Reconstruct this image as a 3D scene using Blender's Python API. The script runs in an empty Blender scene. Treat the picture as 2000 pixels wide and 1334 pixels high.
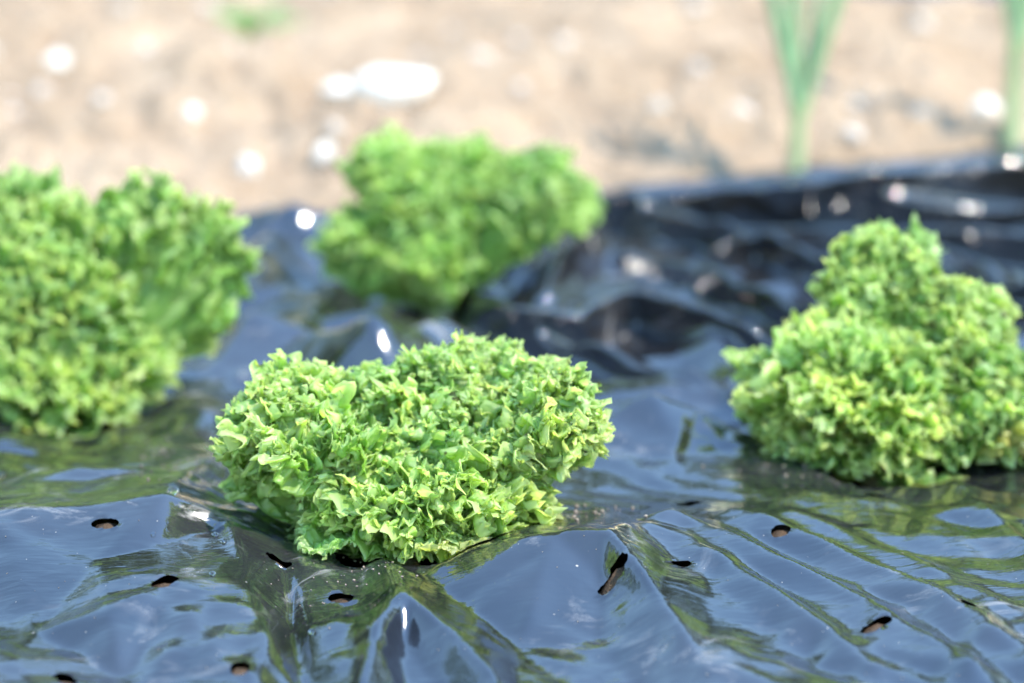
import bpy, bmesh, math, random
import numpy as np
from mathutils import Vector, Euler

R = math.radians
rng = np.random.default_rng(7)
random.seed(7)
scene = bpy.context.scene
COL = scene.collection

# ------------------------------------------------------------------ camera geometry
CAM_H, PITCH, LENS = 0.49, R(15.3), 100.0
FPX = 2000 * LENS / 36.0
SP, CP = math.sin(PITCH), math.cos(PITCH)

def ray(px, py):
    dx = (px - 1000) / FPX
    dy = -(py - 667) / FPX
    return np.array([dx, CP + dy * SP, -SP + dy * CP])

def G(px, py, z=0.0):
    d = ray(px, py)
    t = (z - CAM_H) / d[2]
    return np.array([d[0] * t, d[1] * t, z])

def at_depth(px, py, t):
    d = ray(px, py)
    return np.array([d[0] * t, d[1] * t, CAM_H + d[2] * t])

def depth_of(p):
    return p[1] * CP - (p[2] - CAM_H) * SP

# ------------------------------------------------------------------ noise
def _hash(ix, iy, seed):
    h = (ix.astype(np.int64) * 374761393 + iy.astype(np.int64) * 668265263 + seed * 974634777) & 0xFFFFFFFF
    h = ((h ^ (h >> 13)) * 1274126177) & 0xFFFFFFFF
    return (h ^ (h >> 16)) & 0xFFFF

def noise(x, y, seed=0):
    x = np.asarray(x, float); y = np.asarray(y, float)
    ix = np.floor(x); iy = np.floor(y)
    fx = x - ix; fy = y - iy
    def g(a, b):
        an = _hash(ix + a, iy + b, seed) / 65536.0 * 2 * np.pi
        return np.cos(an) * (fx - a) + np.sin(an) * (fy - b)
    u = fx * fx * fx * (fx * (fx * 6 - 15) + 10)
    v = fy * fy * fy * (fy * (fy * 6 - 15) + 10)
    n0 = g(0, 0) * (1 - u) + g(1, 0) * u
    n1 = g(0, 1) * (1 - u) + g(1, 1) * u
    return (n0 * (1 - v) + n1 * v) * 1.5

def fbm(x, y, o=4, seed=0, gain=0.5):
    s = 0; a = 1.0
    for i in range(o):
        s = s + a * noise(x * 2 ** i + 13.7 * i, y * 2 ** i - 7.1 * i, seed + i)
        a *= gain
    return s

def sstep(a, b, x):
    t = np.clip((x - a) / (b - a), 0, 1)
    return t * t * (3 - 2 * t)

# ------------------------------------------------------------------ object helpers
def mesh_obj(name, verts, faces, mat, parent=None, smooth=True, attrs=None):
    me = bpy.data.meshes.new(name)
    verts = np.asarray(verts, np.float32); faces = np.asarray(faces, np.int32)
    k = faces.shape[1]
    me.vertices.add(len(verts)); me.vertices.foreach_set('co', verts.ravel())
    me.loops.add(faces.size); me.loops.foreach_set('vertex_index', faces.ravel())
    me.polygons.add(len(faces))
    me.polygons.foreach_set('loop_start', np.arange(0, faces.size, k, dtype=np.int32))
    me.polygons.foreach_set('loop_total', np.full(len(faces), k, np.int32))
    me.update(calc_edges=True)
    me.validate()
    if smooth:
        me.polygons.foreach_set('use_smooth', np.ones(len(me.polygons), bool))
    if attrs:
        for an, av in attrs.items():
            a = me.attributes.new(an, 'FLOAT', 'POINT')
            a.data.foreach_set('value', np.asarray(av, np.float32))
    if mat: me.materials.append(mat)
    o = bpy.data.objects.new(name, me)
    COL.objects.link(o)
    if parent: o.parent = parent
    return o

def tag(o, label=None, cat=None, group=None, kind=None):
    if label: o['label'] = label
    if cat: o['category'] = cat
    if group: o['group'] = group
    if kind: o['kind'] = kind
    return o

def empty(name, loc):
    o = bpy.data.objects.new(name, None); COL.objects.link(o)
    o.location = loc; o.empty_display_size = 0.05
    return o

def grid_faces(nu, nv):
    i = np.arange(nu - 1)[:, None] * nv + np.arange(nv - 1)[None, :]
    i = i.ravel()
    return np.stack([i, i + nv, i + nv + 1, i + 1], 1)

# ------------------------------------------------------------------ materials
class NT:
    def __init__(s, name):
        s.m = bpy.data.materials.new(name); s.m.use_nodes = True
        s.t = s.m.node_tree; s.t.nodes.clear()
        s.out = s.t.nodes.new('ShaderNodeOutputMaterial')
    def n(s, typ, **kw):
        nd = s.t.nodes.new(typ)
        for k, v in kw.items():
            if k.startswith('i_'):
                nd.inputs[k[2:].replace('_', ' ')].default_value = v
            else: setattr(nd, k, v)
        return nd
    def l(s, a, b): s.t.links.new(a, b)
    def ramp(s, fac, stops):
        r = s.n('ShaderNodeValToRGB'); e = r.color_ramp.elements
        while len(e) < len(stops): e.new(0.5)
        for k, (p, c) in enumerate(stops):
            e[k].position = p; e[k].color = (c[0], c[1], c[2], 1) if not isinstance(c, (int, float)) else (c, c, c, 1)
        s.l(fac, r.inputs[0]); return r.outputs[0]
    def noise(s, scale, detail=3, rough=0.5, vec=None, dist=0.0):
        n = s.n('ShaderNodeTexNoise'); n.inputs['Scale'].default_value = scale
        n.inputs['Detail'].default_value = detail; n.inputs['Roughness'].default_value = rough
        n.inputs['Distortion'].default_value = dist
        if vec: s.l(vec, n.inputs['Vector'])
        return n.outputs[0]
    def mix(s, fac, a, b, typ='MIX'):
        m = s.n('ShaderNodeMix', data_type='RGBA', blend_type=typ)
        if isinstance(fac, (int, float)): m.inputs[0].default_value = fac
        else: s.l(fac, m.inputs[0])
        for k, c in ((6, a), (7, b)):
            if isinstance(c, tuple): m.inputs[k].default_value = (*c, 1)
            else: s.l(c, m.inputs[k])
        return m.outputs[2]
    def math(s, op, a, b=0.0):
        m = s.n('ShaderNodeMath', operation=op)
        for k, c in ((0, a), (1, b)):
            if isinstance(c, (int, float)): m.inputs[k].default_value = c
            else: s.l(c, m.inputs[k])
        return m.outputs[0]

def mat_leaf(name, body, rib, edge, trans, transfac=0.60, dirt=True, wilt=None):
    k = NT(name)
    pos = k.n('ShaderNodeTexCoord').outputs['Object']
    rnd = k.n('ShaderNodeObjectInfo').outputs['Random']
    mg = k.n('ShaderNodeAttribute', attribute_name='margin').outputs['Fac']
    vn = k.n('ShaderNodeAttribute', attribute_name='vein').outputs['Fac']
    n1 = k.noise(38, 4, 0.6, pos)
    c = k.ramp(n1, [(0.3, tuple(x * 0.78 for x in body)), (0.7, tuple(x * 1.18 for x in body))])
    ribf = k.ramp(mg, [(0.0, 1.0), (0.45, 0.35), (0.7, 0.0)])
    c = k.mix(ribf, c, rib)
    c = k.mix(k.math('MULTIPLY', vn, 0.55), c, rib)
    cr = k.n('ShaderNodeAttribute', attribute_name='crest').outputs['Fac']
    edgef = k.math('MAXIMUM', k.ramp(mg, [(0.945, 0.0), (0.98, 0.9)]), k.ramp(cr, [(0.45, 0.0), (1.0, 0.8)]))
    c = k.mix(edgef, c, edge)
    if dirt:
        dn = k.ramp(k.noise(95, 2, 0.5, pos), [(0.70, 0.0), (0.735, 0.8)])
        c = k.mix(dn, c, (0.07, 0.045, 0.02))
    tint = k.ramp(rnd, [(0.0, (0.80, 0.88, 0.80)), (0.35, (0.95, 0.97, 0.9)), (0.7, (1.06, 1.02, 0.95)), (1.0, (1.10, 1.03, 0.95))])
    c = k.mix(1.0, c, tint, 'MULTIPLY')
    p = k.n('ShaderNodeBsdfPrincipled'); k.l(c, p.inputs['Base Color'])
    p.inputs['Roughness'].default_value = 0.33
    p.inputs['Specular IOR Level'].default_value = 0.6
    b = k.n('ShaderNodeBump'); b.inputs['Strength'].default_value = 0.35; b.inputs['Distance'].default_value = 0.0012
    k.l(k.noise(420, 3, 0.55, pos), b.inputs['Height'])
    k.l(b.outputs[0], p.inputs['Normal'])
    t = k.n('ShaderNodeBsdfTranslucent')
    tc = k.mix(1.0, c, trans, 'MULTIPLY')
    k.l(tc, t.inputs['Color'])
    m = k.n('ShaderNodeMixShader'); m.inputs[0].default_value = transfac
    k.l(p.outputs[0], m.inputs[1]); k.l(t.outputs[0], m.inputs[2])
    k.l(m.outputs[0], k.out.inputs['Surface'])
    return k.m

M_LEAF = mat_leaf('lettuce_leaf', (0.37, 0.56, 0.15), (0.52, 0.66, 0.27), (0.65, 0.77, 0.38), (1.25, 1.25, 0.75))
M_LEAF_FAR = mat_leaf('lettuce_leaf_cool', (0.37, 0.58, 0.15), (0.50, 0.66, 0.26), (0.58, 0.73, 0.33), (1.2, 1.25, 0.8), dirt=False)
M_PALE = mat_leaf('lettuce_leaf_old', (0.52, 0.60, 0.20), (0.62, 0.66, 0.36), (0.70, 0.72, 0.42), (1.2, 1.15, 0.7))
M_ONION = mat_leaf('onion_leaf', (0.18, 0.31, 0.14), (0.60, 0.66, 0.36), (0.18, 0.31, 0.14), (1.1, 1.2, 0.8), 0.2, dirt=False)
M_WEED = mat_leaf('weed_leaf', (0.24, 0.42, 0.16), (0.35, 0.5, 0.2), (0.3, 0.5, 0.2), (1.2, 1.2, 0.8), 0.35, dirt=False)

def mat_stem():
    k = NT('lettuce_stem')
    pos = k.n('ShaderNodeTexCoord').outputs['Object']
    c = k.ramp(k.noise(60, 3, 0.6, pos), [(0.35, (0.34, 0.42, 0.17)), (0.7, (0.55, 0.6, 0.34))])
    p = k.n('ShaderNodeBsdfPrincipled'); k.l(c, p.inputs['Base Color']); p.inputs['Roughness'].default_value = 0.45
    k.l(p.outputs[0], k.out.inputs['Surface']); return k.m
M_STEM = mat_stem()

def mat_soil():
    k = NT('dry_soil')
    pos = k.n('ShaderNodeTexCoord').outputs['Object']
    n1 = k.noise(4.5, 5, 0.6, pos); n2 = k.noise(34, 5, 0.6, pos)
    c = k.ramp(n1, [(0.3, (0.27, 0.18, 0.105)), (0.52, (0.40, 0.285, 0.185)), (0.72, (0.52, 0.39, 0.265))])
    c2 = k.ramp(n2, [(0.3, (0.25, 0.165, 0.10)), (0.75, (0.52, 0.39, 0.265))])
    c = k.mix(0.45, c, c2)
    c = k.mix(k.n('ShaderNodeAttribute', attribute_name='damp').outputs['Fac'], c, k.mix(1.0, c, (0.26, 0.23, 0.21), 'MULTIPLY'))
    p = k.n('ShaderNodeBsdfPrincipled'); k.l(c, p.inputs['Base Color'])
    p.inputs['Roughness'].default_value = 0.95; p.inputs['Specular IOR Level'].default_value = 0.15
    b = k.n('ShaderNodeBump'); b.inputs['Strength'].default_value = 0.8; b.inputs['Distance'].default_value = 0.01
    k.l(k.noise(90, 6, 0.65, pos), b.inputs['Height']); k.l(b.outputs[0], p.inputs['Normal'])
    k.l(p.outputs[0], k.out.inputs['Surface']); return k.m
M_SOIL = mat_soil()

def mat_stone(name, a, b_):
    k = NT(name)
    pos = k.n('ShaderNodeTexCoord').outputs['Object']
    c = k.ramp(k.noise(30, 5, 0.6, pos), [(0.3, a), (0.7, b_)])
    p = k.n('ShaderNodeBsdfPrincipled'); k.l(c, p.inputs['Base Color']); p.inputs['Roughness'].default_value = 0.8
    b = k.n('ShaderNodeBump'); b.inputs['Strength'].default_value = 0.5; b.inputs['Distance'].default_value = 0.004
    k.l(k.noise(80, 4, 0.6, pos), b.inputs['Height']); k.l(b.outputs[0], p.inputs['Normal'])
    k.l(p.outputs[0], k.out.inputs['Surface']); return k.m
M_CHALK = mat_stone('chalk_stone', (0.66, 0.59, 0.50), (0.80, 0.74, 0.65))
M_STONE = mat_stone('beige_stone', (0.42, 0.34, 0.27), (0.62, 0.54, 0.46))
M_CRUMB = mat_stone('soil_crumb', (0.16, 0.115, 0.08), (0.34, 0.27, 0.20))

def mat_film():
    k = NT('black_plastic_film')
    pos = k.n('ShaderNodeTexCoord').outputs['Object']
    # thin film of dust, denser in patches, plus dried splash marks and grit specks
    big = k.ramp(k.noise(7, 4, 0.6, pos), [(0.42, 0.0), (0.70, 1.0)])
    mp = k.n('ShaderNodeMapping'); mp.inputs['Scale'].default_value = (1, 1.4, 1); k.l(pos, mp.inputs[0])
    smear = k.ramp(k.noise(26, 6, 0.70, mp.outputs[0], 0.8), [(0.56, 0.0), (0.68, 0.62)])
    vor = k.n('ShaderNodeTexVoronoi'); vor.inputs['Scale'].default_value = 95; k.l(pos, vor.inputs['Vector'])
    sel = k.n('ShaderNodeSeparateColor'); k.l(vor.outputs['Color'], sel.inputs[0])
    keep = k.math('GREATER_THAN', sel.outputs[0], 0.80)
    size = k.math('MULTIPLY', sel.outputs[1], 0.075)
    speck = k.math('MULTIPLY', k.math('LESS_THAN', vor.outputs['Distance'], size), keep)
    vor2 = k.n('ShaderNodeTexVoronoi'); vor2.inputs['Scale'].default_value = 300; k.l(pos, vor2.inputs['Vector'])
    sel2 = k.n('ShaderNodeSeparateColor'); k.l(vor2.outputs['Color'], sel2.inputs[0])
    speck2 = k.math('MULTIPLY', k.math('LESS_THAN', vor2.outputs['Distance'], 0.11),
                    k.math('GREATER_THAN', sel2.outputs[0], 0.93))
    dust = k.math('MULTIPLY', k.math('MULTIPLY', big, smear), 0.9)
    film = k.mix(big, (0.010, 0.010, 0.011), (0.028, 0.028, 0.030))
    c = k.mix(dust, film, (0.42, 0.38, 0.34))
    sp = k.math('MAXIMUM', k.math('MULTIPLY', speck, 0.8), k.math('MULTIPLY', speck2, 0.55))
    c = k.mix(sp, c, (0.32, 0.28, 0.23))
    p = k.n('ShaderNodeBsdfPrincipled'); k.l(c, p.inputs['Base Color'])
    p.inputs['IOR'].default_value = 2.0
    p.inputs['Specular Tint'].default_value = (1, 1, 1, 1)
    ro = k.ramp(k.math('MAXIMUM', k.math('MULTIPLY', big, 0.05), k.math('MAXIMUM', dust, sp)), [(0.0, 0.05), (0.5, 0.6)])
    k.l(ro, p.inputs['Roughness'])
    # fine hand-pulled tension lines
    mp2 = k.n('ShaderNodeMapping'); mp2.inputs['Rotation'].default_value = (0, 0, R(-38)); mp2.inputs['Scale'].default_value = (1, 5, 1)
    k.l(pos, mp2.inputs[0])
    b = k.n('ShaderNodeBump'); b.inputs['Strength'].default_value = 0.24; b.inputs['Distance'].default_value = 0.0012
    k.l(k.noise(55, 3, 0.5, mp2.outputs[0], 0.3), b.inputs['Height'])
    b2 = k.n('ShaderNodeBump'); b2.inputs['Strength'].default_value = 0.10; b2.inputs['Distance'].default_value = 0.0025
    k.l(k.noise(26, 3, 0.5, pos, 0.6), b2.inputs['Height']); k.l(b.outputs[0], b2.inputs['Normal'])
    vc = k.n('ShaderNodeTexVoronoi', feature='DISTANCE_TO_EDGE'); vc.inputs['Scale'].default_value = 42
    wn = k.n('ShaderNodeTexNoise'); wn.inputs['Scale'].default_value = 30; k.l(pos, wn.inputs['Vector'])
    va = k.n('ShaderNodeVectorMath', operation='MULTIPLY_ADD'); va.inputs[1].default_value = (0.03, 0.03, 0.03); k.l(wn.outputs['Color'], va.inputs[0]); k.l(pos, va.inputs[2])
    k.l(va.outputs[0], vc.inputs['Vector'])
    msk = k.ramp(k.noise(13, 2, 0.5, pos), [(0.48, 0.0), (0.62, 1.0)])
    b3 = k.n('ShaderNodeBump'); b3.inputs['Strength'].default_value = 0.20; b3.inputs['Distance'].default_value = 0.0016
    k.l(k.math('MULTIPLY', k.ramp(vc.outputs['Distance'], [(0.0, 1.0), (0.35, 0.0)]), msk), b3.inputs['Height']); k.l(b2.outputs[0], b3.inputs['Normal'])
    k.l(b3.outputs[0], p.inputs['Normal'])
    k.l(p.outputs[0], k.out.inputs['Surface']); return k.m
M_FILM = mat_film()

def mat_tree():
    k = NT('tree_foliage')
    at = k.n('ShaderNodeAttribute', attribute_name='tone').outputs['Fac']
    c = k.ramp(at, [(0.0, (0.045, 0.085, 0.018)), (0.5, (0.10, 0.17, 0.025)), (1.0, (0.19, 0.26, 0.04))])
    p = k.n('ShaderNodeBsdfPrincipled'); k.l(c, p.inputs['Base Color']); p.inputs['Roughness'].default_value = 0.6
    t = k.n('ShaderNodeBsdfTranslucent'); k.l(c, t.inputs['Color'])
    m = k.n('ShaderNodeMixShader'); m.inputs[0].default_value = 0.35
    k.l(p.outputs[0], m.inputs[1]); k.l(t.outputs[0], m.inputs[2])
    k.l(m.outputs[0], k.out.inputs['Surface']); return k.m
M_TREE = mat_tree()

def mat_water():
    k = NT('water_bead')
    p = k.n('ShaderNodeBsdfPrincipled'); p.inputs['Base Color'].default_value = (1, 1, 1, 1)
    p.inputs['Transmission Weight'].default_value = 1.0; p.inputs['IOR'].default_value = 1.33; p.inputs['Roughness'].default_value = 0.0
    k.l(p.outputs[0], k.out.inputs['Surface']); return k.m
M_WATER = mat_water()

# ------------------------------------------------------------------ the plastic film as a surface z = film(x, y)
E1 = G(480, 432)[:2]; E2 = G(2000, 292)[:2]
ED = (E2 - E1) / np.linalg.norm(E2 - E1); EN = np.array([-ED[1], ED[0]])
def edge_dist(x, y):                    # > 0 beyond the film's buried far edge
    return (x - E1[0]) * EN[0] + (y - E1[1]) * EN[1] + 0.012 * noise(x * 5, y * 5, 91)

RIDGES = []
def ridge(pts, w, e=0.004, w2=None, z0=0.0):
    """pts: (px, py, height in mm) along a fold; w / w2: fall-off in mm on either side."""
    P = [(*G(p[0], p[1], p[2] / 1000 - 0.004)[:2], p[2] / 1000) for p in pts]
    RIDGES.append((P, w / 1000, (w2 or w) / 1000, e))

# tension folds running from the peak of the flap
ridge([(1330, 1085, 7), (1480, 1140, 8), (1640, 1200, 7), (1900, 1345, 6)], 8, 0.002, 10)
ridge([(1420, 1062, 6), (1600, 1110, 7), (1800, 1200, 7), (2020, 1330, 6)], 7, 0.002, 9)
ridge([(1330, 1120, 5), (1450, 1190, 6), (1560, 1255, 6), (1700, 1350, 5)], 6, 0.002, 8)
ridge([(1560, 1060, 3), (1760, 1130, 4), (1960, 1240, 4)], 6, 0.002, 7)
ridge([(1870, 985, 4), (1960, 1080, 5), (2080, 1190, 5)], 8, 0.002, 10)
# mound between the front and the right lettuce
ridge([(1120, 880, 10), (1200, 830, 24), (1275, 785, 34), (1350, 810, 26), (1430, 860, 14)], 20, 0.003, 46)
ridge([(1270, 785, 14), (1300, 900, 10), (1420, 960, 4)], 16, 0.003, 24)
ridge([(1180, 760, 12), (1320, 740, 14), (1450, 760, 10)], 18, 0.003)
# behind the front lettuce
ridge([(560, 760, 4), (700, 640, 24), (760, 590, 20)], 16, 0.001, 20)
ridge([(620, 668, 22), (730, 640, 42), (850, 612, 28)], 16, 0.006, 17)
ridge([(430, 690, 12), (480, 640, 18), (520, 500, 14), (560, 430, 10)], 20, 0.003, 26)
ridge([(895, 560, 20), (1000, 585, 30), (1130, 592, 28), (1240, 560, 26), (1440, 612, 26), (1540, 660, 16)], 22, 0.002, 8)
ridge([(930, 615, 12), (1180, 668, 18), (1420, 748, 14)], 12, 0.002, 8)
ridge([(950, 530, 20), (1000, 455, 34), (1050, 425, 30)], 14, 0.002, 12)
ridge([(1060, 560, 14), (1100, 470, 32), (1160, 430, 28)], 14, 0.002, 12)
ridge([(1170, 402, 18), (1330, 418, 28), (1480, 448, 28), (1640, 520, 18)], 16, 0.002, 8)
ridge([(1230, 500, 12), (1400, 530, 24), (1600, 595, 22)], 16, 0.002, 8)
ridge([(1320, 530, 8), (1400, 480, 26), (1450, 455, 26)], 12, 0.001, 9)
ridge([(1440, 400, 14), (1720, 395, 26), (2200, 385, 28)], 22, 0.002, 9)
ridge([(1640, 470, 12), (1880, 440, 28), (2200, 455, 26)], 22, 0.002, 9)
ridge([(1780, 490, 10), (1980, 530, 26), (2200, 555, 24)], 22, 0.002, 9)
ridge([(1330, 620, 10), (1440, 690, 18), (1480, 760, 10)], 20, 0.002, 12)
# raised rim along the far edge
ridge([(-300, 500, 14), (480, 446, 16), (800, 415, 18), (1190, 385, 30), (1580, 350, 44), (2000, 306, 50), (2500, 262, 50)], 10, 0.004, 11)

# the foreground facets of the film: nodes (px, py, height mm) and the creases that join them
NODES = dict(
 a=(322, 963, 26), b=(150, 985, 22), c=(0, 1005, 20), d=(-200, 1030, 18), e=(190, 1092, 14), f=(70, 1236, 7), g=(-60, 1215, 5), h=(-200, 1200, 4),
 i=(210, 1200, 14), j=(332, 1142, 15), k=(480, 1115, 16), l=(420, 1035, 14), m=(300, 1062, 16), n=(556, 1070, 8), o=(440, 1015, 17),
 p=(240, 1335, 2), q=(520, 1250, 11), r=(470, 1360, 8), s=(572, 1212, 2), t=(590, 1350, -2), u=(600, 1214, 7), v=(690, 1212, 11), w=(785, 1150, 19),
 x=(690, 1350, 4), y=(733, 1245, 14), z=(700, 1350, 9), aa=(785, 1250, 6), ab=(795, 1360, 1), ac=(868, 1222, 13), ad=(962, 1302, 12), ae=(1010, 1400, 8),
 af=(880, 1360, 1), ag=(560, 1140, 6), ah=(700, 1165, 9), ai=(820, 1122, 9), aj=(985, 1046, 21), ak=(1085, 1036, 24), al=(1192, 1033, 27),
 am=(930, 1200, 7), an=(1010, 1275, 3), ao=(1170, 1255, 4), ap=(1182, 1130, 14), aq=(1203, 1250, 6), ar=(1252, 1350, 1), at=(1288, 1165, 18),
 au=(1370, 1290, 11), av=(1420, 1400, 7), aw=(1400, 1110, 13), ax=(1640, 1220, 8.5), ay=(1850, 1400, 8), az=(1100, 1330, 2), ba=(1110, 992, 8),
 bb=(1345, 1010, 11), bc=(1560, 968, 10), bd=(1850, 1000, 9), be=(2050, 1010, 8), bf=(1600, 1090, 8.5), bg=(1900, 1150, 7.5), bh=(2150, 1200, 7.5), bx=(1500, 1480, 7), by=(2250, 1420, 8), bz=(1900, 1560, 8),
 bi=(1760, 1060, 7), bj=(0, 905, 7), bk=(200, 900, 7), bl=(440, 930, 4), bm=(-250, 940, 6), bn=(700, 1000, 5), bo=(980, 990, 8), bp=(30, 1300, 8),
 bq=(-200, 1310, 6), br=(150, 1275, 5), bs=(1250, 930, 3), bt=(1500, 920, 3), bu=(1800, 940, 5), bv=(1960, 1080, 7), bw=(560, 990, 4))
RING = [(-500, 860, 0), (0, 845, 0), (450, 860, 0), (800, 900, 0), (1150, 900, 0), (1450, 890, 0), (1800, 890, 0), (2300, 880, 0),
        (2700, 1200, 0), (2800, 1900, 0), (1700, 2000, 0), (1000, 1900, 0), (300, 1560, 0), (-500, 1500, 0), (-600, 1150, 0)]
CREASES = ('d c b a', 'a e f', 'f i j k', 'a o n', 'k q r', 'n s t', 'k s', 'u v w', 'w y z', 'w aa ab', 'w ac ad ae', 'ai aj ak al', 'al ap aq ar',
           'al at au av', 'ai w', 'ba bb bc', 'bc bi bg', 'bd bv bh', 'f br', 'bp br', 's u')
def build_tin():
    from mathutils.geometry import delaunay_2d_cdt
    names = list(NODES); pts = [(NODES[q][0], NODES[q][1], NODES[q][2] * 1.45) for q in names] + RING
    ed = [(names.index(u), names.index(v)) for c in CREASES for u, v in zip(c.split()[:-1], c.split()[1:])]
    nr = len(names); ed += [(nr + i, nr + (i + 1) % len(RING)) for i in range(len(RING))]
    vo, _, fo, ov, _, _ = delaunay_2d_cdt([Vector((p[0], p[1])) for p in pts], ed, [], 0, 1e-4)
    W3 = []
    for q, src in zip(vo, ov):
        if src: hh = pts[src[0]][2]
        else: hh = min(pts, key=lambda p: (p[0] - q[0]) ** 2 + (p[1] - q[1]) ** 2)[2] * 0.8
        W3.append(G(q[0], q[1], hh / 1000))
    return [tuple(W3[i] for i in f) for f in fo if len(f) == 3]
TIN = build_tin()
def tin(x, y):
    z = np.zeros_like(x)
    for p, q, r in TIN:
        lo = np.minimum(np.minimum(p, q), r); hi = np.maximum(np.maximum(p, q), r)
        m = (x >= lo[0]) & (x <= hi[0]) & (y >= lo[1]) & (y <= hi[1])
        if not m.any(): continue
        X, Y = x[m], y[m]
        d = (q[1] - r[1]) * (p[0] - r[0]) + (r[0] - q[0]) * (p[1] - r[1])
        if abs(d) < 1e-12: continue
        l1 = ((q[1] - r[1]) * (X - r[0]) + (r[0] - q[0]) * (Y - r[1])) / d
        l2 = ((r[1] - p[1]) * (X - r[0]) + (p[0] - r[0]) * (Y - r[1])) / d
        l3 = 1 - l1 - l2; ins = (l1 >= -1e-6) & (l2 >= -1e-6) & (l3 >= -1e-6)
        v = z[m]; v[ins] = (l1 * p[2] + l2 * q[2] + l3 * r[2])[ins]; z[m] = v
    return z

PLANTS = {'front': (790, 1082), 'left': (150, 800), 'far': (860, 590), 'right': (1720, 915)}
PLANT_XY = {k: G(*v)[:2] for k, v in PLANTS.items()}

def film(x, y, full=False):
    x = np.asarray(x, float); y = np.asarray(y, float)
    wx = x + 0.006 * noise(x * 11, y * 11, 3) + 0.0007 * noise(x * 45, y * 45, 4)
    wy = y + 0.007 * noise(x * 11, y * 11, 5) + 0.0008 * noise(x * 45, y * 40, 6)
    z = np.zeros_like(wx)
    for P, wa, wb, e in RIDGES:
        best = np.full(wx.shape, 1e9); hh = np.zeros_like(wx); sg = np.zeros_like(wx)
        for (x0, y0, h0), (x1, y1, h1) in zip(P[:-1], P[1:]):
            dx, dy = x1 - x0, y1 - y0; L2 = dx * dx + dy * dy
            t = np.clip(((wx - x0) * dx + (wy - y0) * dy) / L2, 0, 1)
            qx, qy = wx - (x0 + t * dx), wy - (y0 + t * dy)
            d2 = qx * qx + qy * qy
            m = d2 < best
            best = np.where(m, d2, best); hh = np.where(m, h0 + t * (h1 - h0), hh)
            sg = np.where(m, dx * qy - dy * qx, sg)
        d = np.sqrt(best + e * e) - e
        # wb = width on the near (camera) side for folds drawn left to right
        w = np.where(sg < 0, wb, wa)
        q = 1 - d / (1.9 * w)
        q = 0.5 * (q + np.sqrt(q * q + 0.004)) * np.exp(-0.12 * d / w)
        z += np.clip(hh * q, 0, 1) ** 3
    z = z ** (1 / 3.0)
    zr = z.copy()
    z = z + tin(x + 0.5 * (wx - x), y + 0.5 * (wy - y))
    # crumpling: flat facets meeting in creases (nested fold lines); drawn-out folds on the right
    def tri(t, k=0.997): return np.arcsin(k * np.sin(np.pi * t)) * (2 / np.pi)
    def fold(ang, lam, a2, lam2, sw, o):
        c, s_ = math.cos(R(ang)), math.sin(R(ang)); c2, s2 = math.cos(R(a2)), math.sin(R(a2))
        return tri((wx * c + wy * s_) / lam + o + sw * tri((wx * c2 + wy * s2) / lam2 + o * 3.1))
    far = sstep(1.45, 2.0, y)
    q1 = sstep(0.05, 0.45, noise(x * 8 + 1, y * 8, 81)); q2 = sstep(0.05, 0.45, noise(x * 10 + 4, y * 8, 82)); q3 = sstep(0.0, 0.4, noise(x * 7 - 4, y * 7, 83))
    n1 = noise(x * 9 + 3, y * 7, 11); n2 = noise(x * 11, y * 9 + 5, 12)
    m1 = 0.35 + 0.9 * sstep(-0.3, 0.5, n1); m2 = 0.35 + 0.9 * sstep(-0.3, 0.5, n2)
    cr = (0.0052 * m1 * fold(68, 0.085, 10, 0.12, 0.55, 0.2) + 0.0046 * m2 * fold(128, 0.070, 40, 0.10, 0.6, 0.7)
          + 0.0034 * (1.5 - m1) * fold(20, 0.061, 100, 0.09, 0.5, 0.4) + 0.0014 * m2 * fold(95, 0.026, 150, 0.05, 0.7, 0.1)
          + 0.0010 * m1 * fold(40, 0.021, 110, 0.043, 0.7, 0.9))
    dr = (0.0034 * m1 * fold(52, 0.040, -20, 0.22, 0.8, 0.3) + 0.0026 * m2 * fold(60, 0.027, -60, 0.16, 0.9, 0.6)
          + 0.0036 * fold(85, 0.11, 10, 0.15, 0.5, 0.5) + 0.0008 * m2 * fold(50, 0.012, -30, 0.10, 0.9, 0.8))
    # small sharp crinkles in patches
    z += (0.0008 * q1 * fold(72, 0.016, 0, 0.05, 1.1, 0.3) + 0.0008 * q2 * fold(-35, 0.019, 60, 0.06, 1.0, 0.8) + 0.0007 * q3 * fold(25, 0.013, 110, 0.045, 1.2, 0.15)
          + 0.0016 * q3 * q1 * fold(140, 0.030, 20, 0.08, 1.0, 0.5))
    # pleats fanning out of the peak of the flap
    ax, ay = G(1192, 1033, 0.02)[:2]; r = np.hypot(x - ax, y - ay); an = np.arctan2(wy - ay, wx - ax)
    z += 0.0022 * tri(an * (17 / (2 * np.pi)) + 0.3 * noise(x * 18, y * 18, 35)) * sstep(0.005, 0.04, r) * np.exp(-r / 0.07)
    right = sstep(0.02, 0.10, x) * (1 - sstep(1.50, 1.62, y))
    back = sstep(1.56, 1.68, y) * sstep(-0.12, 0.05, x)
    ue = wx * ED[0] + wy * ED[1]; ve = -wx * ED[1] + wy * ED[0] - 0.25 * ue * (ue < 0.3)
    b1 = noise(ue * 3.0, ve * 17, 31); b2 = noise(ue * 7, ve * 38 + 3, 32)
    bk = -np.sqrt(b1 * b1 + 0.001) * 0.014 - np.sqrt(b2 * b2 + 0.004) * 0.0015 + 0.22 * cr
    fore = 1 - 0.62 * (1 - sstep(1.47, 1.60, y + 0.16 * (1 - sstep(-0.12, -0.02, x)) * sstep(1.40, 1.46, y)))
    z += ((cr * (0.85 + 0.9 * far)) * (1 - right) + dr * right) * (1 - back) * fore + bk * back
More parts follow.
